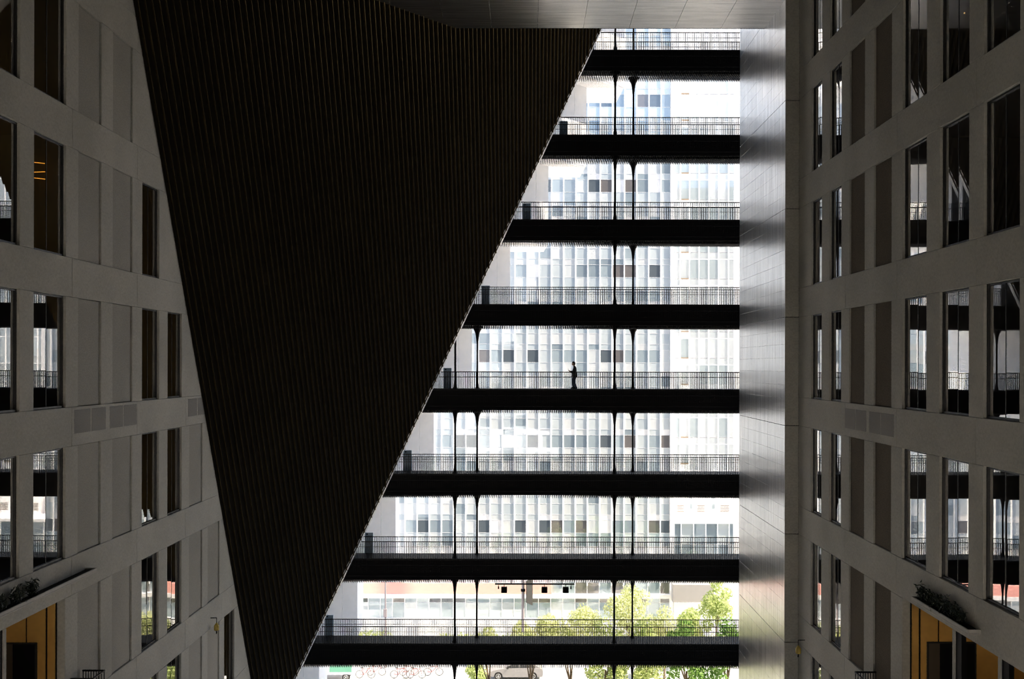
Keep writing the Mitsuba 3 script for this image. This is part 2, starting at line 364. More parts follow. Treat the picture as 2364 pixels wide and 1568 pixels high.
def thick(poly, n, t):
    p = np.array(poly); k = len(p)
    V = np.vstack([p, p - n * t])
    Fc = [[0, i, i + 1] for i in range(1, k - 1)] + [[k, k + i + 1, k + i] for i in range(1, k - 1)]
    for i in range(k):
        j = (i + 1) % k
        Fc += [[i, k + i, j], [j, k + i, k + j]]
    m = trimesh.Trimesh(V, np.array(Fc), process=True); m.fix_normals()
    return m
inn = np.cross(NRM, D2); inn /= np.linalg.norm(inn)
if inn[0] > 0: inn = -inn
k_ = 0.22 / abs(np.dot(inn, [1, 0, 0])) if abs(inn[0]) > 0.1 else 0.22
tri_in = np.array([tri[0], tri[1] - [0.22 / abs(inn[0]), 0, 0], [XL, ZE, edge_z(XL)] + inn * 0.0])
tri_in[1] = tri[1] + inn * 0.22; tri_in[2] = tri[2] + D2 * 0.0 + inn * 0.22
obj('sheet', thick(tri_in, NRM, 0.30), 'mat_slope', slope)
# light edge trim on top of the sheet along the outer edge
e0 = np.array([xtop, ZE, ZTOP]); e1 = np.array([XL + 0.3, ZE, edge_z(XL + 0.3)])
V = []
for q in (e0, e1):
    V += [q + inn * 0.36 + NRM * 0.015, q - NRM * 0.10, q - NRM * 0.30, q + inn * 0.36 - NRM * 0.30]
Fc = [[0, 1, 2], [0, 2, 3], [4, 6, 5], [4, 7, 6]]
for i in range(4):
    j = (i + 1) % 4
    Fc += [[i, 4 + i, j], [j, 4 + i, 4 + j]]
m = trimesh.Trimesh(np.array(V), np.array(Fc), process=False); m.fix_normals()
obj('edge_trim', m, 'mat_trim', slope, label='pale metal edge trim')
RS = 0.225
x = XL + 0.12
side = np.cross(D1, NRM); side /= np.linalg.norm(side)
while x < xtop - 0.3:
    zt, zb = ZTOP - 0.02, edge_z(x + 0.19)
    a = np.array([x, y_at(x, zt), zt]); b = np.array([x, y_at(x, zb), zb])
    # follow the direction D1 exactly within x = const
    w, hgt = 0.035, 0.12
    V = []
    for q in (a, b):
        for s, o in ((-1.2, 0), (1.2, 0), (0.25, hgt), (-0.25, hgt)):
            V.append(q + np.array([1, 0, 0]) * s * w + NRM * (o + 0.003))
    Fc = [[0, 1, 2], [0, 2, 3], [4, 6, 5], [4, 7, 6]]
    for i in range(4):
        j = (i + 1) % 4
        Fc += [[i, 4 + i, j], [j, 4 + i, 4 + j]]
    m = trimesh.Trimesh(np.array(V), np.array(Fc), process=False); m.fix_normals()
    obj('rib', m, 'mat_rib', slope)
    x += RS

# ------------------------------------------------------------------ footbridges and their columns
def DK(k): return E - 1.50 + 5.51 * k
YB0, YB1 = 64.55, 66.45
BX0, BX1 = -20.0, 16.0
NTH = ['topmost', 'second', 'third', 'fourth', 'fifth', 'sixth', 'seventh', 'lowest']
PXED = {4: 1370, 3: 1310, 2: 1225, 1: 1130, 0: 1042, -1: 950, -2: 861, -3: 769}
bal_mesh = None
nb = int((BX1 - BX0) / 0.1185)
bx = BX0 + 0.06 + np.arange(nb) * 0.1185
def railing(br, y, z, front):
    r = obj('railing', cat([box(BX0, BX1, y - 0.03, y + 0.03, z + 1.08, z + 1.12), box(BX0, BX1, y - 0.012, y + 0.012, z + 0.755, z + 0.78)]), 'mat_blackmetal', br)
    ms = [box(b - 0.012, b + 0.012, y - 0.012, y + 0.012, z - (0.9 if front else 0.05), z + 1.08) for b in bx]
    k = r + '__baluster'
    scene[k] = mikit.ply(cat(ms), 'mat_blackmetal'); labels[k] = {'kind': 'stuff'}
for n, k in enumerate(range(4, -4, -1)):
    z = DK(k)
    br = thing('footbridge', f'{NTH[n]} of the eight stacked black footbridges right of the dark slope' if n not in (4,) else 'fifth black footbridge from the top, the one the man with the phone stands on', 'footbridge')
    obj('deck', cbox(BX0, BX1, YB0 + 0.02, YB1, z - 0.12, z, 0.01), 'mat_blackmetal', br)
    obj('fascia', cbox(BX0, BX1, YB0 + 0.03, YB0 + 0.13, z - 1.37, z - 0.12, 0.01), 'mat_black', br)
    obj('fascia', cbox(BX0, BX1, YB1 - 0.80, YB1 - 0.72, z - 1.37, z - 0.12, 0.01), 'mat_black', br)
    obj('soffit', box(BX0, BX1, YB0 + 0.13, YB1 - 0.8, z - 1.37, z - 1.27), 'mat_black', br)
    for zz in (-0.45, -1.15):
        obj('rail_strip', cbox(BX0, BX1, YB0 - 0.02, YB0 + 0.03, z + zz, z + zz + 0.05, 0.008), 'mat_blackmetal', br)
    fins = cat([box(b - 0.012, b + 0.012, YB0 + 0.05, YB1 - 0.05, z - 1.57, z - 1.37) for b in bx])
    kk = numbered(br + '__soffit_fin'); scene[kk] = mikit.ply(fins, 'mat_black'); labels[kk] = {'kind': 'stuff'}
    railing(br, YB0 + 0.0, z, True)
    railing(br, YB1 - 0.04, z, False)
    gx = (PXED[k] - CX) / F * 66.3
    gt = obj('gate_panel', cbox(gx - 0.55, gx, YB1 + 0.06, YB1 + 0.11, z - 0.1, z + 1.35, 0.01), 'mat_blue', br, label='blue grey gate panel')
    obj('knob', trimesh.creation.icosphere(1, 0.05).apply_translation([gx - 0.4, YB1 + 0.05, z + 1.25]), 'mat_black', gt)
thick_p = [(0.16, 0.0), (0.155, 0.03), (0.125, 0.08), (0.085, 0.35), (0.064, 0.6), (0.060, 2.3), (0.060, 3.18), (0.085, 3.40), (0.105, 3.62), (0.145, 3.86), (0.20, 3.98), (0.30, 4.09), (0.38, 4.13)]
thin_p = [(0.15, 0.0), (0.145, 0.03), (0.11, 0.08), (0.07, 0.4), (0.056, 0.65), (0.052, 2.3), (0.054, 3.0), (0.09, 3.35), (0.125, 3.60), (0.17, 3.75), (0.26, 3.90), (0.30, 4.0), (0.36, 4.13)]
def column(X, y, k, prof, lab):
    t = thing('column', lab, 'column')
    z = DK(k)
    p = [(r, q * (4.14 / 4.13)) for r, q in prof]
    cut = next(i for i, (r, q) in enumerate(p) if q > 2.0)
    obj('shaft', lathe([q for q in p[2:cut + 2]], 18, (X, y, z)), 'mat_black', t, smooth=40)
    obj('capital', lathe(p[cut + 1:], 18, (X, y, z)), 'mat_black', t, smooth=40)
    obj('base', lathe(p[:3], 18, (X, y, z)), 'mat_black', t, smooth=40)
STO = {4: 'on the topmost footbridge', 3: 'on the second footbridge from the top', 2: 'on the third footbridge from the top', 1: 'on the fourth footbridge from the top', 0: 'on the footbridge with the man',
       -1: 'on the sixth footbridge from the top', -2: 'on the seventh footbridge from the top', -3: 'on the lowest footbridge', -4: 'under the lowest footbridge, cut by the frame'}
for k in range(-4, 5):
    column((1419 - CX) / F * 64.95, 64.95, k, thick_p, f'thick black flared column of the right pair {STO[k]}')
    column((1461 - CX) / F * 66.1, 66.1, k, thin_p, f'thinner rear black column of the right pair {STO[k]}')
    if k <= 0:
        column((1051 - CX) / F * 64.95, 64.95, k, thick_p, f'thick black flared column of the left pair {STO[k]}')
        column((1102 - CX) / F * 66.1, 66.1, k, thin_p, f'thinner rear black column of the left pair {STO[k]}')

# the pale stepped block beyond
sb = thing('stepped_block', 'pale grey stepped building end between the dark slope and the glass facade', 'building')
YW = 69.0
for k in range(-4, 5):
    n = 3 - k
    xr = (1353 - 87.8 * n - CX) / F * YW
    z0, z1 = DK(k) - (4.0 if k == -4 else 1.08), DK(k + 1) - 1.08
    xr = (1353 - 87.8 * n - CX) / F * 69.6
    u = np.array([0.67, 0.742]); nn = np.array([0.742, -0.67]); L = 3.95
    q1 = np.array([xr, 69.6]); q0 = q1 - u * L
    zl = z0 + (0.02 if k > -4 else 0)
    nseg = 3
    for i in range(nseg):
        a, b = q0 + u * (L * i / nseg + 0.008), q0 + u * (L * (i + 1) / nseg - 0.008)
        obj('wall_panel', prism([a, b, b - nn * 0.06, a - nn * 0.06], zl, z1), 'mat_wallpale', sb)
    obj('wall_panel', cbox(q0[0] - 5.0, q0[0] - 0.02, q0[1], q0[1] + 0.2, zl, z1, 0.006), 'mat_wallpale', sb)
    obj('wall_core', prism([q0 - nn * 0.07 + u * 0.0, q1 - nn * 0.07, q1 - nn * 0.07 + [-0.2, 4.0], q0 + [-6.0, 6.9], q0 + [-6.0, 0.25]], z0, z1), 'mat_wallpale', sb)
    poly = [(xr - 9, YB1 + 0.12), (xr - 0.40, YB1 + 0.12), (xr + 2.1, 69.6), (xr - 9, 69.6)]
    obj('soffit_slab', prism(poly, z1, z1 + 0.5), 'mat_soffit', sb, label='cream soffit slab')

# ------------------------------------------------------------------ the man on the footbridge
def ball(p, r): return m3.Manifold.sphere(r, 12).translate([float(v) for v in p])
def limb(pts):
    out = None
    for (p, r), (q, s) in zip(pts[:-1], pts[1:]):
        h = m3.Manifold.batch_hull([ball(p, r), ball(q, s)])
        out = h if out is None else out + h
    return out
def soft(m, L=0.03, it=8):
    m = m.refine_to_length(L).to_mesh()
    t = trimesh.Trimesh(m.vert_properties[:, :3], m.tri_verts, process=True)
    trimesh.smoothing.filter_taubin(t, iterations=it)
    return t
man_at = np.array([(1326 - CX) / F * 65.3, 65.3, DK(0)])
def place(t):
    t.apply_translation(man_at); return t
head = m3.Manifold.batch_hull([ball((-0.055, 0, 1.70), 0.095), ball((-0.10, 0, 1.61), 0.06), ball((-0.035, 0, 1.68), 0.10)])
face = limb([((-0.155, 0, 1.655), 0.018), ((-0.165, 0, 1.625), 0.020)]) + ball((-0.12, 0, 1.575), 0.042)
ears = ball((-0.045, 0.095, 1.64), 0.025) + ball((-0.045, -0.095, 1.64), 0.025)
def fingers(cx, cy, cz, sy):
    h = m3.Manifold.batch_hull([ball((cx, cy, cz), 0.026), ball((cx - 0.06, cy - 0.025, cz + 0.035), 0.018), ball((cx - 0.06, cy + 0.025, cz + 0.035), 0.018)])
    for i in range(4):
        y = cy - 0.03 + 0.02 * i
        h += limb([((cx - 0.06, y, cz + 0.035), 0.009), ((cx - 0.095, y, cz + 0.055), 0.0085), ((cx - 0.095, y + sy * 0.015, cz + 0.085), 0.008)])
    h += limb([((cx - 0.02, cy + sy * 0.03, cz + 0.03), 0.011), ((cx - 0.06, cy + sy * 0.035, cz + 0.065), 0.009)])
    return h
def arm(s, hx, hz):
    return limb([((0.03, s * 0.185, 1.40), 0.062), ((0.035, s * 0.21, 1.12), 0.05), ((hx + 0.05, s * 0.07, hz - 0.02), 0.035), ((hx, s * 0.05, hz), 0.028)])
torso = m3.Manifold.batch_hull([ball((0.03, 0.13, 1.36), 0.085), ball((0.03, -0.13, 1.36), 0.085), ball((-0.01, 0.10, 1.18), 0.115), ball((-0.01, -0.10, 1.18), 0.115), ball((0.01, 0.09, 0.95), 0.115), ball((0.01, -0.09, 0.95), 0.115)])
neck = limb([((-0.03, 0, 1.56), 0.055), ((0.02, 0, 1.42), 0.065)])
def leg(s, knee, ank, toe):
    return limb([((0.02, s * 0.09, 0.92), 0.10), (knee, 0.068), (ank, 0.045)]) + limb([(ank, 0.045), (toe, 0.03)])
LF = (1, (-0.075, 0.10, 0.50), (-0.045, 0.10, 0.085), (-0.19, 0.11, 0.035))
LR = (-1, (-0.01, -0.10, 0.50), (0.085, -0.11, 0.085), (-0.06, -0.12, 0.035))
body = head + face + ears + neck + torso + arm(1, -0.30, 1.16) + arm(-1, -0.24, 1.08) + fingers(-0.30, 0.05, 1.17, -1) + fingers(-0.24, -0.05, 1.09, 1) + leg(*LF) + leg(*LR)
man = thing('person', 'man in a dark jacket and jeans looking down at a phone on the fifth footbridge', 'person')
obj('body', place(soft(body, 0.02, 6)), 'mat_skin', man, smooth=True)
hair = m3.Manifold.batch_hull([ball((-0.055, 0, 1.715), 0.10), ball((-0.02, 0, 1.68), 0.102), ball((0.0, 0, 1.62), 0.07)])
obj('hair', place(soft(hair, 0.03, 4)), 'mat_hair', man, smooth=True)
for e in (-1, 1):
    obj('eye', trimesh.creation.icosphere(1, 0.012).apply_translation(man_at + [-0.148, e * 0.035, 1.66]), 'mat_hair', man)
def grow(pts, g): return [(p, r + g) for p, r in pts]
jack = m3.Manifold.batch_hull([ball((0.03, 0.14, 1.37), 0.10), ball((0.03, -0.14, 1.37), 0.10), ball((0.0, 0.11, 1.15), 0.14), ball((0.0, -0.11, 1.15), 0.14), ball((-0.04, 0.10, 0.82), 0.135), ball((0.02, -0.10, 0.82), 0.145)])
jack = jack - m3.Manifold.cube([1, 1, 0.2], True).translate([0, 0, 0.65])
for s, hx, hz in ((1, -0.30, 1.16), (-1, -0.24, 1.08)):
    jack += limb([((0.03, s * 0.185, 1.40), 0.08), ((0.045, s * 0.22, 1.12), 0.065), ((hx + 0.07, s * 0.075, hz - 0.02), 0.05)])
jack += limb([((0.0, 0, 1.47), 0.075), ((0.02, 0, 1.42), 0.09)])
obj('jacket', place(soft(jack, 0.03, 8)), 'mat_jacket', man, smooth=True, label='dark jacket')
tro = limb([((0.02, 0.09, 0.90), 0.125), ((LF[1]), 0.085), ((-0.04, 0.10, 0.07), 0.07)]) + limb([((0.03, -0.09, 0.90), 0.13), ((LR[1]), 0.085), ((0.085, -0.11, 0.07), 0.07)])
obj('trousers', place(soft(tro, 0.03, 8)), 'mat_jeans', man, smooth=True, label='dark blue jeans')
for L in (LF, LR):
    sh = m3.Manifold.batch_hull([ball(L[2], 0.055), ball((L[3][0], L[3][1], 0.045), 0.043), ball((L[2][0] + 0.03, L[2][1], 0.045), 0.045)])
    sh = sh - m3.Manifold.cube([2, 2, 0.2], True).translate([0, 0, -0.095])
    obj('shoe', place(soft(sh, 0.03, 4)), 'mat_black', man, smooth=True)
ph = cbox(-0.405, -0.393, 0.01, 0.085, 1.19, 1.335, 0.003)
ph.apply_translation(man_at)
tag(obj('phone', ph, 'mat_black'), 'dark phone held up in the hand of the man on the footbridge', 'phone')

# ------------------------------------------------------------------ the lamp rail under the seventh footbridge
zr = E - (1350 - CY) / F * 65.4
rl = thing('hanging_rail', 'thin black rail with hanging boxes under the seventh footbridge', 'rail')
x0, x1 = (1144 - CX) / F * 65.4, (1327 - CX) / F * 65.4
obj('bar', cbox(x0, x1, 65.36, 65.44, zr, zr + 0.08, 0.01), 'mat_blackmetal', rl)
for px in (1181, 1299):
    xx = (px - CX) / F * 65.4
    obj('hanger', cbox(xx - 0.025, xx + 0.025, 65.38, 65.42, zr + 0.08, DK(-2) - 1.50, 0.005), 'mat_blackmetal', rl)
for px in (1152, 1319):
    xx = (px - CX) / F * 65.4
    obj('weight', lathe([(0.01, 0.0), (0.045, 0.05), (0.03, 0.16), (0.008, 0.30)], 10, (xx, 65.4, zr - 0.30)), 'mat_black', rl, smooth=40)
for i, (px, w) in enumerate(((1165, 'left end'), (1258, 'middle'), (1307, 'right end'))):
    xx = (px - CX) / F * 65.4
    t = thing('box_lamp', f'dark square box lamp near the {w} of the black hanging rail', 'lamp', 'box lamps on the hanging rail')
    obj('housing', cbox(xx - 0.19, xx + 0.19, 65.25, 65.55, zr - 0.52, zr - 0.16, 0.02), 'mat_black', t)
    obj('stem', cbox(xx - 0.02, xx + 0.02, 65.38, 65.42, zr - 0.16, zr, 0.004), 'mat_blackmetal', t)

# ------------------------------------------------------------------ planters, wall lamps, stair rails, room lamps
def planter(X, sgn, ya, yb, z, plants, label):
    t = thing('planter_ledge', label, 'planter')
    X = X + sgn * 0.006
    obj('trough', cat([cbox(X, X + sgn * 0.42, ya, yb, z, z + 0.05, 0.01), cbox(X + sgn * 0.36, X + sgn * 0.42, ya, yb, z + 0.05, z + 0.16, 0.01), cbox(X, X + sgn * 0.36, ya, ya + 0.05, z + 0.05, z + 0.16, 0.01), cbox(X, X + sgn * 0.36, yb - 0.05, yb, z + 0.05, z + 0.16, 0.01)]), 'mat_concrete_pale', t)
    obj('soil', box(X + sgn * 0.01, X + sgn * 0.36, ya + 0.06, yb - 0.06, z + 0.05, z + 0.11), 'mat_black', t)
    rng = np.random.default_rng(int(abs(ya) * 10))
    for y, r in plants:
        V, Fc = [], []
        for i in range(170):
            c = np.array([X + sgn * 0.2, y, z + 0.14 + r * 0.75]) + rng.normal(0, 0.42, 3) * [r * 0.6, r, r * 1.0]
            c[0] = max(c[0], X + 0.12) if sgn > 0 else min(c[0], X - 0.12)
            a, b = rng.normal(0, 1, 3), rng.normal(0, 1, 3)
            a /= np.linalg.norm(a); b /= np.linalg.norm(b)
            L = r * 0.55
            V += [c - a * L * 0.5, c + b * L * 0.35, c + a * L * 0.6]; Fc.append([len(V) - 3, len(V) - 2, len(V) - 1])
        for i in range(3):
            yy = y + rng.uniform(-r, r) * 0.6
            c = np.array([X + sgn * 0.2, yy, z + 0.1]); h = r * rng.uniform(1.9, 2.5)
            V += [c + [0, 0.02, 0], c - [0, 0.02, 0], c + [rng.uniform(-0.05, 0.05), 0, h]]; Fc.append([len(V) - 3, len(V) - 2, len(V) - 1])
        yield_plants.append((trimesh.Trimesh(np.array(V), np.array(Fc), process=False), tube((X + sgn * 0.2, y, z + 0.10), (X + sgn * 0.2, y, z + 0.1 + r * 1.1), 0.025, 6)))
    return t
yield_plants = []
zl = S(-2) + HEAD + 0.62
planter(XL, 1, 24.0, 37.9, zl, [(33.35, 0.34), (32.3, 0.32), (31.3, 0.30), (30.2, 0.33), (29.0, 0.3), (27.8, 0.3)], 'long pale planter ledge with dark plants above the left entrance')
WHICH = ['farthest', 'second farthest', 'third farthest', 'fourth farthest', 'fifth farthest', 'sixth farthest']
def plants(side):
    for i, (m, st) in enumerate(yield_plants):
        k = thing('potted_plant', f'dark spiky plant, {WHICH[i]} one growing in the planter ledge above the {side} entrance', 'plant', f'plants in the {side} planter ledge')
        obj('leaves', m, 'mat_leaf_dark', k); obj('stem', st, 'mat_leaf_dark', k)
    yield_plants.clear()
plants('left')
zl = E - (1425 - CY) / F * (XR * F / (2200 - CX))
planter(XR, -1, 30.2, 34.6, zl, [(34.2, 0.30), (33.6, 0.27), (32.95, 0.28), (32.3, 0.32), (31.6, 0.28), (31.1, 0.25)], 'short pale planter ledge with a row of dark plants above the right entrance')
plants('right')

def wall_lamp(pos, sgn, label):
    t = thing('wall_lamp', label, 'lamp')
    x, y, z = pos
    obj('bracket', cat([tube((x, y, z + 0.45), (x + sgn * 0.32, y, z + 0.45), 0.02), tube((x + sgn * 0.32, y, z + 0.45), (x + sgn * 0.32, y, z + 0.18), 0.018)]), 'mat_blackmetal', t)
    obj('shade', lathe([(0.10, -0.22), (0.14, -0.18), (0.13, 0.05), (0.05, 0.16), (0.02, 0.2)], 12, (x + sgn * 0.32, y, z)), 'mat_yellow', t, smooth=40, label='yellow brown lamp shade')
    obj('drop', tube((x + sgn * 0.32, y, z - 0.22), (x + sgn * 0.32, y, z - 0.38), 0.03), 'mat_black', t)
yl = 52.9
wall_lamp((XL, yl, E - (1448 - CY) / F * yl), 1, 'small yellow brown bracket lamp on the left wall beside the dark slope')
yl = 49.3
wall_lamp((XR, yl, E - (1498 - CY) / F * yl), -1, 'small yellow brown bracket lamp at the corner of the right wall')

def stair_rail(X, sgn, ya, yb, z, out, label):
    t = thing('stair_railing', label, 'railing')
    obj('top_rail', cat([cbox(X + sgn * 0.0, X + sgn * out, ya, ya + 0.06, z, z + 0.06, 0.01), cbox(X + sgn * 0.0, X + sgn * out, yb, yb + 0.06, z, z + 0.06, 0.01), cbox(X + sgn * (out - 0.06), X + sgn * out, ya, yb, z, z + 0.06, 0.01)]), 'mat_blackmetal', t)
    for i in range(9):
        xx = X + sgn * (0.03 + (out - 0.06) * i / 8)
        obj('baluster', box(xx - 0.015, xx + 0.015, ya + 0.015, ya + 0.045, z - 1.1, z), 'mat_blackmetal', t)
        obj('baluster', box(xx - 0.015, xx + 0.015, yb + 0.015, yb + 0.045, z - 1.1, z), 'mat_blackmetal', t)
    obj('landing', box(X, X + sgn * out, ya, yb, z - 1.25, z - 1.1), 'mat_blackmetal', t)
stair_rail(XL, 1, 36.6, 37.6, E - (1553 - CY) / F * 37.6, 0.85, 'black balcony railing at the bottom of the left wall')
stair_rail(XR, -1, 38.2, 39.2, E - (1553 - CY) / F * 39.2, 0.85, 'black balcony railing at the bottom of the right wall')

for i, (pa, pb, w) in enumerate((((76, 377), (102, 380), 'topmost'), ((76, 400), (103, 399), 'middle'), ((76, 413), (103, 416), 'lowest'))):
    d = 36.6
    k = obj('strip_lamp', tube(P(pa[0], pa[1], d), P(pb[0], pb[1], d), 0.016), 'mat_white')
    scene[k]['emitter'] = {'type': 'area', 'radiance': rgb(0.12, 0.040, 0.004)}
    tag(k, f'{w} of three glowing orange strip lamps inside a left wall window', 'lamp', 'orange strip lamps in the window')
k = obj('ceiling_lamp', trimesh.creation.icosphere(1, 0.03).apply_translation(P(2225, 28, 36.0)), 'mat_white')
scene[k]['emitter'] = {'type': 'area', 'radiance': rgb(0.10, 0.05, 0.01)}
tag(k, 'tiny warm lamp inside a window at the top of the right wall', 'lamp')

# ------------------------------------------------------------------ the street
def top(name, mesh, m, label=None):
    k = obj(name, mesh, m); labels[k] = {'kind': 'structure', **({'label': label} if label else {})}
    return k
top('ground', box(-400, 400, -300, 600, -0.6, -0.12), 'mat_pave')
top('pavement', cat([box(-60, 60, YNEAR, 83.2, -0.12, 0.0), box(-60, 60, 95.6, 140, -0.12, 0.0)]), 'mat_pave', 'pale pavement along the street')
top('road', box(-200, 200, 83.2, 95.6, -0.12, -0.04), 'mat_road', 'sunlit grey road between the footbridges and the glass building')
for i in range(8):
    obj('lane_line', box(-30 + i * 8, -26.5 + i * 8, 89.3, 89.45, -0.04, -0.03), 'mat_line', 'road')

# ------------------------------------------------------------------ the glass building
YF = 100.0
def visible(px, py):
    """whether a point of the far facade shows between the bridges, right of the slope"""
    if px > 1712 or py < 60 or px < 1393 - (py - 65) * 0.4677 + 5: return False
    dy = (py - 895) / 195.9
    fr = (dy - math.floor(dy)) * 195.9
    return fr > 40
gb = thing('glass_building', 'tall pale glass office building with white mullions across the street', 'building')
X0 = (1132 - CX) / F * YF
MW = 28.06 / F * YF
NC0, NC1 = -18, 14
FH = 98.35 / F * YF
xe = (1547 - CX) / F * YF
def tilted(x0, x1, z0, z1, y, a=0.006):
    dy = [random.uniform(-a, a) * (x1 - x0) for _ in range(3)]
    V = np.array([[x0, y + dy[0], z0], [x1, y + dy[1], z0], [x1, y + dy[1] + dy[2], z1], [x0, y + dy[0] + dy[2], z1]])
    B = V + [0, 0.03, 0]
    Fc = [[0, 1, 2], [0, 2, 3], [4, 6, 5], [4, 7, 6], [0, 4, 5], [0, 5, 1], [1, 5, 6], [1, 6, 2], [2, 6, 7], [2, 7, 3], [3, 7, 4], [3, 4, 0]]
    return trimesh.Trimesh(np.vstack([V, B]), Fc, process=False)
zones = [('spandrel_pane', -0.997, 0.35), ('vision_pane', 0.35, 1.62), ('transom_pane', 1.62, 2.20), ('upper_pane', 2.20, 3.283)]
rest, count = {}, {}
levels = range(-4, 9)
zbot = E - (1345 - CY) / F * YF
ztop = 64.0
tgrid = []
for n in levels:
    for name, a, b in zones:
        z0, z1 = E + n * FH + a, E + n * FH + b
        if z1 < zbot + 0.3: continue
        z0 = max(z0, zbot)
        for c in range(NC0, NC1 + 1):
            xa = X0 + c * MW + 0.05; xb = min(X0 + (c + 1) * MW, xe) - 0.05
            if xb - xa < 0.2: continue
            u = random.random()
            if name == 'vision_pane':
                m = random.choice(DARK) if u < 0.26 else random.choice(MID) if u < 0.62 else random.choice(PALE) if u < 0.93 else BLIND[0]
            elif name == 'transom_pane':
                m = BLIND[0] if u < 0.22 else random.choice(PALE) if u < 0.85 else random.choice(MID)
            elif name == 'upper_pane':
                m = random.choice(PALE) if u < 0.86 else random.choice(MID)
            else:
                m = random.choice(PALE) if u < 0.9 else random.choice(MID)
            px = CX + (xa + xb) / 2 / YF * F; py = CY - ((z0 + z1) / 2 - E) / YF * F
            me = tilted(xa, xb, z0 + 0.018, z1 - 0.018, YF)
            if visible(px, py) and count.get(name, 0) < 300:
                count[name] = count.get(name, 0) + 1
                obj(name, me, m, gb)
            else:
                rest.setdefault(m, []).append(me)
    for name, a, b in zones:
        z0 = E + n * FH + a
        if z0 > zbot:
            obj('transom', box(X0 + NC0 * MW, xe, YF - 0.03, YF + 0.05, z0 - 0.02, z0 + 0.02), 'mat_transom', gb)
for m, ms in rest.items():
    kk = numbered(gb + '__glazing'); scene[kk] = mikit.ply(cat(ms), m); labels[kk] = {'kind': 'stuff'}
for c in range(NC0, NC1 + 1):
    xx = X0 + c * MW
    obj('mullion', cbox(xx - 0.065, xx + 0.065, YF - 0.12, YF + 0.05, zbot - 0.3, ztop, 0.015), 'mat_mullion', gb)
obj('corner_fin', cbox(xe, xe + 0.34, YF - 0.2, YF + 0.6, 0, ztop, 0.02), 'mat_mullion', gb, label='white corner strip')
obj('core', box(X0 + NC0 * MW, xe + 0.2, YF + 0.06, YF + 14, 0, ztop), 'mat_white', gb)
# shop front at street level
sx0, sx1 = X0 + NC0 * MW, (1275 - CX) / F * YF
zf0, zf1 = E - (1371 - CY) / F * YF, E - (1345 - CY) / F * YF
obj('sign_fascia', cbox(sx0, sx1, YF - 0.25, YF + 0.05, zf0, zf1, 0.02), 'mat_redsign', gb, label='pale red shop fascia')
obj('sign_band', cbox(sx0, xe, YF - 0.30, YF + 0.05, zf0 - 0.42, zf0, 0.02), 'mat_white', gb)
for c in range(NC0, NC1 + 1):
    xa, xb = X0 + c * MW + 0.05, min(X0 + (c + 1) * MW, xe) - 0.05
    if xb - xa < 0.2: continue
    if xa > sx1 - 0.2:
        obj('shop_upper_pane', tilted(xa, xb, zf0 + 0.05, zf1, YF), random.choice(MID + DARK), gb)
    zz = zf0 - 0.45
    u = random.random()
    obj('shop_clerestory_pane', tilted(xa, xb, zz - 0.42, zz - 0.02, YF), 'mat_pane_mid_0' if u < 0.6 else random.choice(DARK), gb)
    obj('shop_pane', tilted(xa, xb, zz - 1.95, zz - 0.48, YF), 'mat_pane_pale_%d' % random.randrange(4) if u < 0.75 else 'mat_pane_mid_0', gb)
    obj('shop_mullion', cbox(xa - 0.09, xa - 0.01, YF - 0.06, YF + 0.05, zz - 1.95, zz, 0.01), 'mat_mullion', gb)
obj('shop_plinth', cbox(sx0, xe, YF - 0.15, YF + 0.05, 0.0, zf0 - 2.42, 0.02), 'mat_white', gb)
obj('shop_backing', box(sx0, xe, YF + 0.04, YF + 0.07, 0, zbot), 'mat_white', gb)

# the white tower on the right, and the podium in front of it
YT = 110.0
tw = thing('white_tower', 'white facade tower with slim window grid right of the glass building', 'building')
tx = [(p - CX) / F * YT for p in (1530, 1552, 1570, 1591, 1613, 1635.5, 1658, 1681, 1700, 1722, 1744, 1766)]
fh = 61.0 / F * YT
for n in range(-6, 14):
    zc = E - (1010 - 61 * n - CY) / F * YT
    for i, (a, b) in enumerate(zip(tx[:-1], tx[1:])):
        up = (CY - (zc - E) / YT * F) < 365
        m = random.choice([PALE[0], PALE[2], PALE[1]]) if up else random.choice(TOWER)
        m2 = BLIND[0] if (i in (2, 8)) else PALE[3] if up else random.choice(TOWER[:2])
        obj('window_pane', tilted(a + 0.05, b - 0.05, zc + 0.05, zc + fh * 0.74, YT), m, tw)
        obj('spandrel_pane', tilted(a + 0.05, b - 0.05, zc - fh * 0.24, zc, YT), m2, tw)
        if i in (2, 8):
            obj('ledge', cbox(a + 0.08, b - 0.08, YT - 0.12, YT + 0.02, zc + 0.0, zc + 0.10, 0.01), 'mat_bark', tw, label='thin brown ledge')
    obj('floor_strip', box(tx[0], tx[-1], YT - 0.02, YT + 0.05, zc + fh * 0.74, zc + fh * 0.76 + 0.03), 'mat_mullion', tw)
for a in tx:
    obj('mullion', cbox(a - 0.06, a + 0.06, YT - 0.1, YT + 0.05, 8, 66, 0.01), 'mat_mullion', tw)
obj('core', box(tx[0], tx[-1], YT + 0.08, YT + 12, 0, 66), 'mat_white', tw)
tag(obj('street_column', cbox((1696 - CX) / F * 90, (1709 - CX) / F * 90 + 0.4, 90, 90.6, 0, 60, 0.03), 'mat_white'), 'tall pale column rising along the left edge of the metal flank wall', 'column')

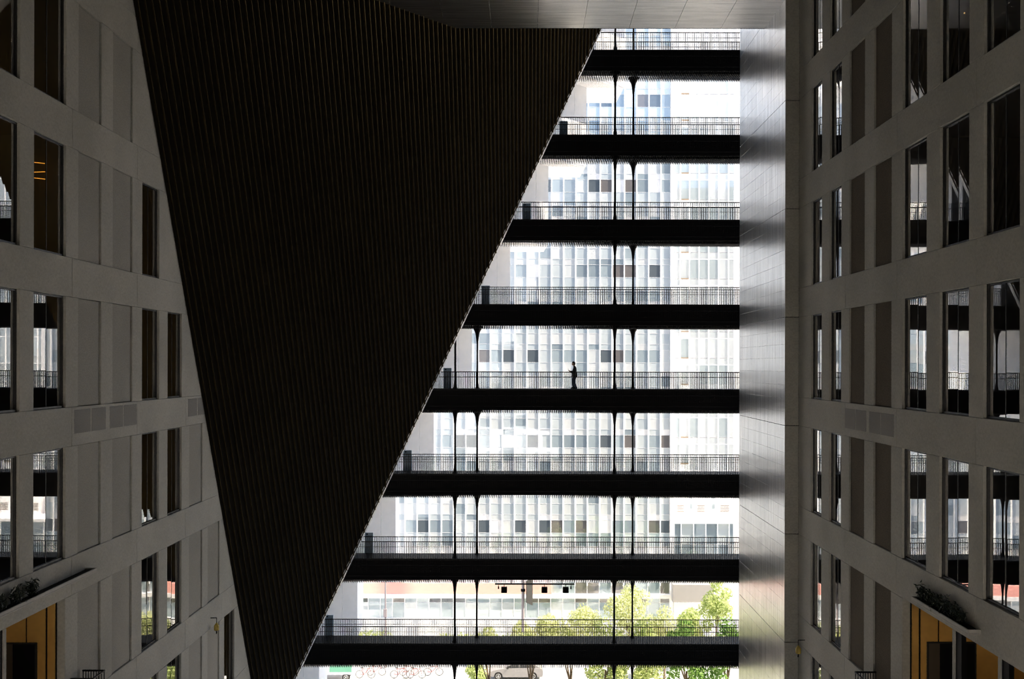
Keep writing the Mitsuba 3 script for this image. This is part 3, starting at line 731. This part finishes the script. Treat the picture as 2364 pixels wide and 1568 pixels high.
pd = thing('podium', 'low white podium with pale glass under the white tower', 'building')
p0, p1 = (1557 - CX) / F * YF, (1790 - CX) / F * YF
zp = E - (1203 - CY) / F * YF
obj('roof_beam', cbox(p0, p1, YF - 0.3, YF + 8, zp - 0.22, zp + 0.1, 0.03), 'mat_white', pd)
pxs = [1557, 1573, 1602, 1630, 1657, 1684, 1712, 1740, 1768]
for a, b in zip(pxs[:-1], pxs[1:]):
    xa, xb = (a - CX) / F * YF, (b - CX) / F * YF
    obj('pane', tilted(xa + 0.05, xb - 0.05, zp - 2.3, zp - 0.25, YF), random.choice(MID + PALE[:1]), pd)
    obj('lower_pane', tilted(xa + 0.05, xb - 0.05, zp - 5.0, zp - 2.4, YF), random.choice(MID + PALE[2:3]), pd)
    obj('mullion', cbox(xa - 0.06, xa + 0.06, YF - 0.1, YF + 0.05, zp - 5.1, zp - 0.2, 0.01), 'mat_mullion', pd)
obj('core', box(p0, p1, YF + 0.08, YF + 8, 0, zp - 0.2), 'mat_white', pd)
obj('dark_canopy', cbox((1553 - CX) / F * 99, (1648 - CX) / F * 99, 98.6, 99.6, E - (1388 - CY) / F * 99, E - (1347 - CY) / F * 99, 0.03), 'mat_greyboard', pd, label='grey panel over the podium entrance')
for i, (a, b, h, w) in enumerate(((1556, 1590, 2.2, 'left'), (1602, 1640, 2.6, 'middle'), (1655, 1700, 2.0, 'right'))):
    t = thing('rooftop_unit', f'{w} white ventilation unit on the podium roof', 'ventilation unit')
    xa, xb = (a - CX) / F * 104, (b - CX) / F * 104
    obj('casing', cbox(xa, xb, 103, 105, zp + 0.1, zp + 0.1 + h, 0.05), 'mat_white', t)
    for j in range(5):
        obj('louvre', cbox(xa + 0.2, xa + 0.2 + (xb - xa) * 0.45, 102.96, 103.0, zp + 0.5 + j * 0.16, zp + 0.56 + j * 0.16, 0.005), 'mat_bark', t)

# ------------------------------------------------------------------ trees, hedges
def foliage(rng, blobs, n, size):
    V, Fc = [], []
    w = np.array([b[3] ** 2 for b in blobs]); w = w / w.sum()
    for i in range(n):
        b = blobs[rng.choice(len(blobs), p=w)]
        d = rng.normal(0, 1, 3); d /= np.linalg.norm(d)
        c = np.array(b[:3]) + d * b[3] * (1 - 0.45 * rng.random() ** 2)
        a = rng.normal(0, 1, 3); a /= np.linalg.norm(a)
        t = np.cross(a, d + 0.3 * rng.normal(0, 1, 3)); t /= np.linalg.norm(t) + 1e-9
        L = size * rng.uniform(0.7, 1.3)
        k = len(V)
        V += [c - a * L * 0.5, c + t * L * 0.3, c + a * L * 0.5, c - t * L * 0.3]
        Fc += [[k, k + 1, k + 2], [k, k + 2, k + 3]]
    return trimesh.Trimesh(np.array(V), np.array(Fc), process=False)
def make_tree(seed, h, r, n, low=0.42):
    rng = np.random.default_rng(seed)
    blobs = [(0, 0, h * max(0.68, low + 0.12), r * 0.75)]
    for i in range(9):
        a = rng.uniform(0, 2 * math.pi); q = r * rng.uniform(0.4, 0.75)
        blobs.append((math.cos(a) * q, math.sin(a) * q, max(h * rng.uniform(low, 0.85), 0.2), r * rng.uniform(0.32, 0.5)))
    blobs.append((0, 0, h - r * 0.4, r * 0.4))
    trunk = [tube((0, 0, 0), (0.05, 0, h * 0.5), 0.10 * h / 6, 8, 0.06 * h / 6)]
    for b in blobs[1:7]:
        trunk.append(tube((0.04, 0, h * 0.38), (b[0] * 0.8, b[1] * 0.8, b[2]), 0.05 * h / 6, 5, 0.02))
    return foliage(rng, blobs, n, 0.26), cat(trunk)
protos = {}
def tree(px, d, h, r, lab, m, seed, name='tree', zbase=0.0, n=2600, low=0.42):
    t = thing(name, lab, 'tree')
    key = (seed, h, r, m)
    fo, tr_ = make_tree(seed, h, r, n, low)
    x = (px - CX) / F * d
    mv = T().translate([x, d, zbase])
    obj('foliage', fo, m, t, to_world=mv)
    obj('trunk', tr_, 'mat_bark', t, to_world=mv)
tree(1205, 93, 3.6, 1.2, 'small leafy street tree left of the grey sign pole', LEAF[0], 11, n=1300)
tree(1268, 93, 4.2, 1.5, 'small pale street tree right of the grey sign pole', LEAF[0], 12, n=1700)
tree(1350, 93, 4.8, 1.9, 'bushy pale street tree left of the lowest thick column', LEAF[0], 13, n=2000)
tree(1452, 92, 7.2, 2.1, 'tall pale tree directly behind the lowest pair of columns', LEAF[0], 14)
tree(1535, 86, 6.6, 1.8, 'tall pale tree just right of the lowest pair of columns', LEAF[0], 15)
tree(1590, 90, 5.4, 1.5, 'round green tree under the grey podium panel', LEAF[1], 16)
tree(1655, 93, 7.6, 1.7, 'tall green tree beside the metal flank', LEAF[1], 17)
for i, (px, h, r, lab) in enumerate(((1130, 7.4, 1.25, 'slim street tree behind the lowest left pair of columns'), (1225, 7.5, 1.3, 'slim street tree in front of the silver car'), (1318, 7.7, 1.3, 'slim street tree behind the right end of the silver car'),
        (1398, 8.1, 1.7, 'green tree left of the lowest right pair of columns, cut by the frame'), (1490, 8.2, 1.7, 'green tree right of the lowest right pair of columns, cut by the frame'), (1585, 8.0, 1.75, 'dark green tree second from the metal flank at the frame bottom'), (1680, 8.2, 1.75, 'dark green tree nearest the metal flank at the frame bottom'))):
    tree(px, 76, h, r, lab, (LEAF[0], LEAF[1], LEAF[2])[0 if i < 3 else 1 if i < 5 else 2], 50 + i, 'tree', n=1500 if i < 3 else 2400, low=(0.66 if i < 3 else 0.42))
tree(1105, 83, 2.4, 0.9, 'small shrub in front of the silver car bonnet', LEAF[1], 34, 'shrub', n=900)
def hedge(px0, px1, d, h, lab, dpt=1.2):
    xa, xb = (px0 - CX) / F * d, (px1 - CX) / F * d
    rng = np.random.default_rng(int(px0))
    n = max(4, int((xb - xa) / 0.6))
    blobs = [(xa + (xb - xa) * (i + 0.5) / n, d + rng.uniform(-0.2, 0.2), h * 0.55 + rng.uniform(-0.1, 0.1), h * 0.5) for i in range(n)]
    t = thing('hedge', lab, 'hedge')
    obj('foliage', foliage(rng, blobs, int(160 * n), 0.2), LEAF[1], t)
    obj('stems', cat([tube((b[0], b[1], 0), (b[0], b[1], h * 0.6), 0.03, 5) for b in blobs]), 'mat_bark', t)
hedge(818, 900, 97.5, 1.25, 'low hedge behind the thin street pole on the left')
hedge(1015, 1150, 97.0, 1.2, 'low hedge behind the lowest left pair of columns')
hedge(1165, 1330, 96.5, 1.25, 'low hedge behind the grey sign pole')
hedge(1380, 1700, 96.0, 1.4, 'long low hedge below the tall trees on the right')

# ------------------------------------------------------------------ street furniture and vehicles
d = 90.0
x = (891 - CX) / F * d
t = thing('street_pole', 'thin grey street pole in front of the shop windows on the left', 'pole')
obj('pole', tube((x, d, 0), (x, d, 9.5), 0.10, 10, 0.06), 'mat_pole', t, smooth=40)
obj('control_box', cbox(x - 0.15, x + 0.15, d - 0.2, d + 0.1, E - (1425 - CY) / F * d, E - (1406 - CY) / F * d, 0.02), 'mat_pole', t)
d = 89.4
x = (1208.5 - CX) / F * d
t = thing('sign_pole', 'thick grey street pole carrying a tilted sign board', 'pole')
obj('pole', tube((x, d, 0), (x, d, 9.8), 0.15, 12, 0.12), 'mat_pole', t, smooth=40)
obj('collar', lathe([(0.17, 0), (0.20, 0.02), (0.20, 0.22), (0.17, 0.24)], 12, (x, d, E - (1366 - CY) / F * d)), 'mat_black', t)
zb0, zb1 = E - (1402 - CY) / F * d, E - (1338 - CY) / F * d
xb0, xb1 = (1217 - CX) / F * d, (1231 - CX) / F * d
Vb = np.array([[xb0, d - 0.6, zb0 + 0.55], [xb1, d + 0.7, zb0], [xb1, d + 0.7, zb1], [xb0, d - 0.6, zb1]])
nb_ = np.cross(Vb[1] - Vb[0], Vb[3] - Vb[0]); nb_ /= np.linalg.norm(nb_)
obj('sign_board', thick(Vb, nb_, 0.06), 'mat_tyre', t)
obj('arm', tube((x, d, zb1 - 0.2), (xb0, d - 0.3, zb1 - 0.2), 0.04), 'mat_pole', t)

def wheel(par, x, y, r, w=0.2):
    prof = [(r * 0.62, -w / 2), (r * 0.95, -w / 2), (r, -w / 3), (r, w / 3), (r * 0.95, w / 2), (r * 0.62, w / 2)]
    m = lathe(prof, 22); m.apply_transform(trimesh.transformations.rotation_matrix(math.pi / 2, [1, 0, 0])); m.apply_translation([x, y, r])
    wk = obj('wheel', m, 'mat_tyre', par, smooth=40)
    sp = [lathe([(r * 0.14, -w / 2 - 0.012), (r * 0.14, w / 2 + 0.012)], 12)]
    ring = trimesh.creation.annulus(r * 0.54, r * 0.63, w + 0.02)
    sp.append(ring)
    for i in range(5):
        b = box(0, r * 0.56, -0.03, 0.03, -w / 2 - 0.01, -w / 2 + 0.02); b.apply_transform(trimesh.transformations.rotation_matrix(i * 2 * math.pi / 5, [0, 0, 1])); sp.append(b)
        b2 = b.copy(); b2.apply_translation([0, 0, w - 0.02]); sp.append(b2)
    m = cat(sp); m.apply_transform(trimesh.transformations.rotation_matrix(math.pi / 2, [1, 0, 0])); m.apply_translation([x, y, r])
    obj('rim', m, 'mat_rim', wk)
def extr(poly, y0, y1, inset=0.0):
    from shapely.geometry import Polygon
    m = trimesh.creation.extrude_polygon(Polygon(poly), y1 - y0, engine='earcut')
    v = m.vertices.copy()
    m.vertices = np.c_[v[:, 0], y0 + v[:, 2], v[:, 1]]
    m.fix_normals()
    return m
dc = 86.6
cx0 = (1130 - CX) / F * dc
car = thing('car', 'silver hatchback parked on the street at the frame bottom', 'car')
zc = -0.04
low = [(0.05, 0.32), (0.0, 0.55), (0.12, 0.72), (0.75, 0.88), (1.25, 0.97), (4.3, 1.02), (4.66, 0.95), (4.72, 0.6), (4.66, 0.30), (4.22, 0.24)]
def arch(cx, r=0.37, n=8):
    return [(cx + r * math.cos(a), 0.32 + r * math.sin(a)) for a in np.linspace(0.0, math.pi, n)]
bottom = [(4.3, 0.24)] + arch(3.83) + arch(0.82)
poly = [(0.05, 0.32), (0.0, 0.55), (0.12, 0.72), (0.75, 0.88), (1.25, 0.97), (4.3, 1.02), (4.66, 0.95), (4.72, 0.6), (4.66, 0.30)] + [(4.22, 0.24)] + arch(3.83) + [(3.44, 0.24), (1.22, 0.24)] + arch(0.82) + [(0.42, 0.26)]
mm = extr(poly, dc, dc + 1.75); mm.apply_translation([cx0, 0, zc])
obj('body', mm, 'mat_silver', car)
cab = [(1.28, 0.96), (2.05, 1.44), (2.6, 1.50), (3.7, 1.46), (4.45, 1.01)]
mm = extr(cab, dc + 0.14, dc + 1.61); mm.apply_translation([cx0, 0, zc])
obj('cabin', mm, 'mat_silver', car)
for q in ([(1.5, 1.0), (2.12, 1.38), (2.62, 1.43), (2.62, 1.02)], [(2.70, 1.02), (2.70, 1.43), (3.6, 1.40), (4.05, 1.04)]):
    mm = extr(q, dc + 0.125, dc + 1.625); mm.apply_translation([cx0, 0, zc]); obj('side_window', mm, 'mat_carglass', car)
mm = cbox(1.55, 1.72, dc - 0.12, dc + 0.02, 0.98, 1.09, 0.02); mm.apply_translation([cx0, 0, zc]); obj('mirror', mm, 'mat_tyre', car)
for wx in (0.82, 3.83):
    wheel(car, cx0 + wx, dc + 0.12, 0.33); wheel(car, cx0 + wx, dc + 1.63, 0.33)
for k_ in [k for k in scene if k.startswith(car + '__wheel')]:
    scene[k_] = {**scene[k_], 'to_world': T().translate([0, 0, zc])}
# green delivery van, far left of the street
dv = 86.0
v0, v1 = (762 - CX) / F * dv, (816 - CX) / F * dv
van = thing('van', 'pale green and white delivery van beside the pale block at the frame bottom', 'van')
obj('cargo_box', cbox(v0 - 1.2, v1, dv, dv + 1.8, 0.55, 2.05, 0.06), 'mat_white', van)
obj('cab', cbox(v0 - 2.8, v0 - 1.25, dv + 0.05, dv + 1.75, 0.45, 1.8, 0.15), 'mat_green', van)
obj('side_board', cbox(v0, v1 - 0.1, dv - 0.02, dv + 0.01, 0.8, 1.7, 0.01), 'mat_green', van)
wheel(van, v1 - 0.6, dv + 0.12, 0.33); wheel(van, v0 - 1.9, dv + 0.12, 0.33); wheel(van, v1 - 0.6, dv + 1.68, 0.33); wheel(van, v0 - 1.9, dv + 1.68, 0.33)
# bicycles
def bicycle(px, d, lab):
    t = thing('bicycle', lab, 'bicycle', 'bicycles parked along the street')
    x = (px - CX) / F * d
    for s in (-0.52, 0.52):
        m = trimesh.creation.torus(0.32, 0.022, 18, 6); m.apply_transform(trimesh.transformations.rotation_matrix(math.pi / 2, [1, 0, 0])); m.apply_translation([x + s, d, 0.345])
        obj('wheel', m, 'mat_tyre', t)
    a, b, c, e = (x - 0.52, d, 0.345), (x - 0.15, d, 0.32), (x - 0.28, d, 0.82), (x + 0.36, d, 0.85)
    obj('frame', cat([tube(a, b, 0.02, 6), tube(a, c, 0.016, 6), tube(b, c, 0.02, 6), tube(c, e, 0.02, 6), tube(b, e, 0.022, 6), tube(e, (x + 0.52, d, 0.345), 0.018, 6)]), 'mat_bikered', t)
    obj('handlebar', cat([tube(e, (x + 0.34, d, 1.0), 0.016, 6), tube((x + 0.34, d - 0.28, 1.02), (x + 0.34, d + 0.28, 1.02), 0.016, 6)]), 'mat_tyre', t)
    obj('saddle', cbox(x - 0.42, x - 0.18, d - 0.07, d + 0.07, 0.88, 0.94, 0.02), 'mat_tyre', t)
    obj('seat_post', tube(c, (x - 0.30, d, 0.9), 0.014, 6), 'mat_rim', t)
for i, px in enumerate((845, 870, 925, 945, 962, 1002)):
    bicycle(px, 86.9 + 0.75 * (i % 2), 'bicycle parked on the bright street below the lowest footbridge, ' + ['first', 'second', 'third', 'fourth', 'fifth', 'sixth'][i] + ' from the left')
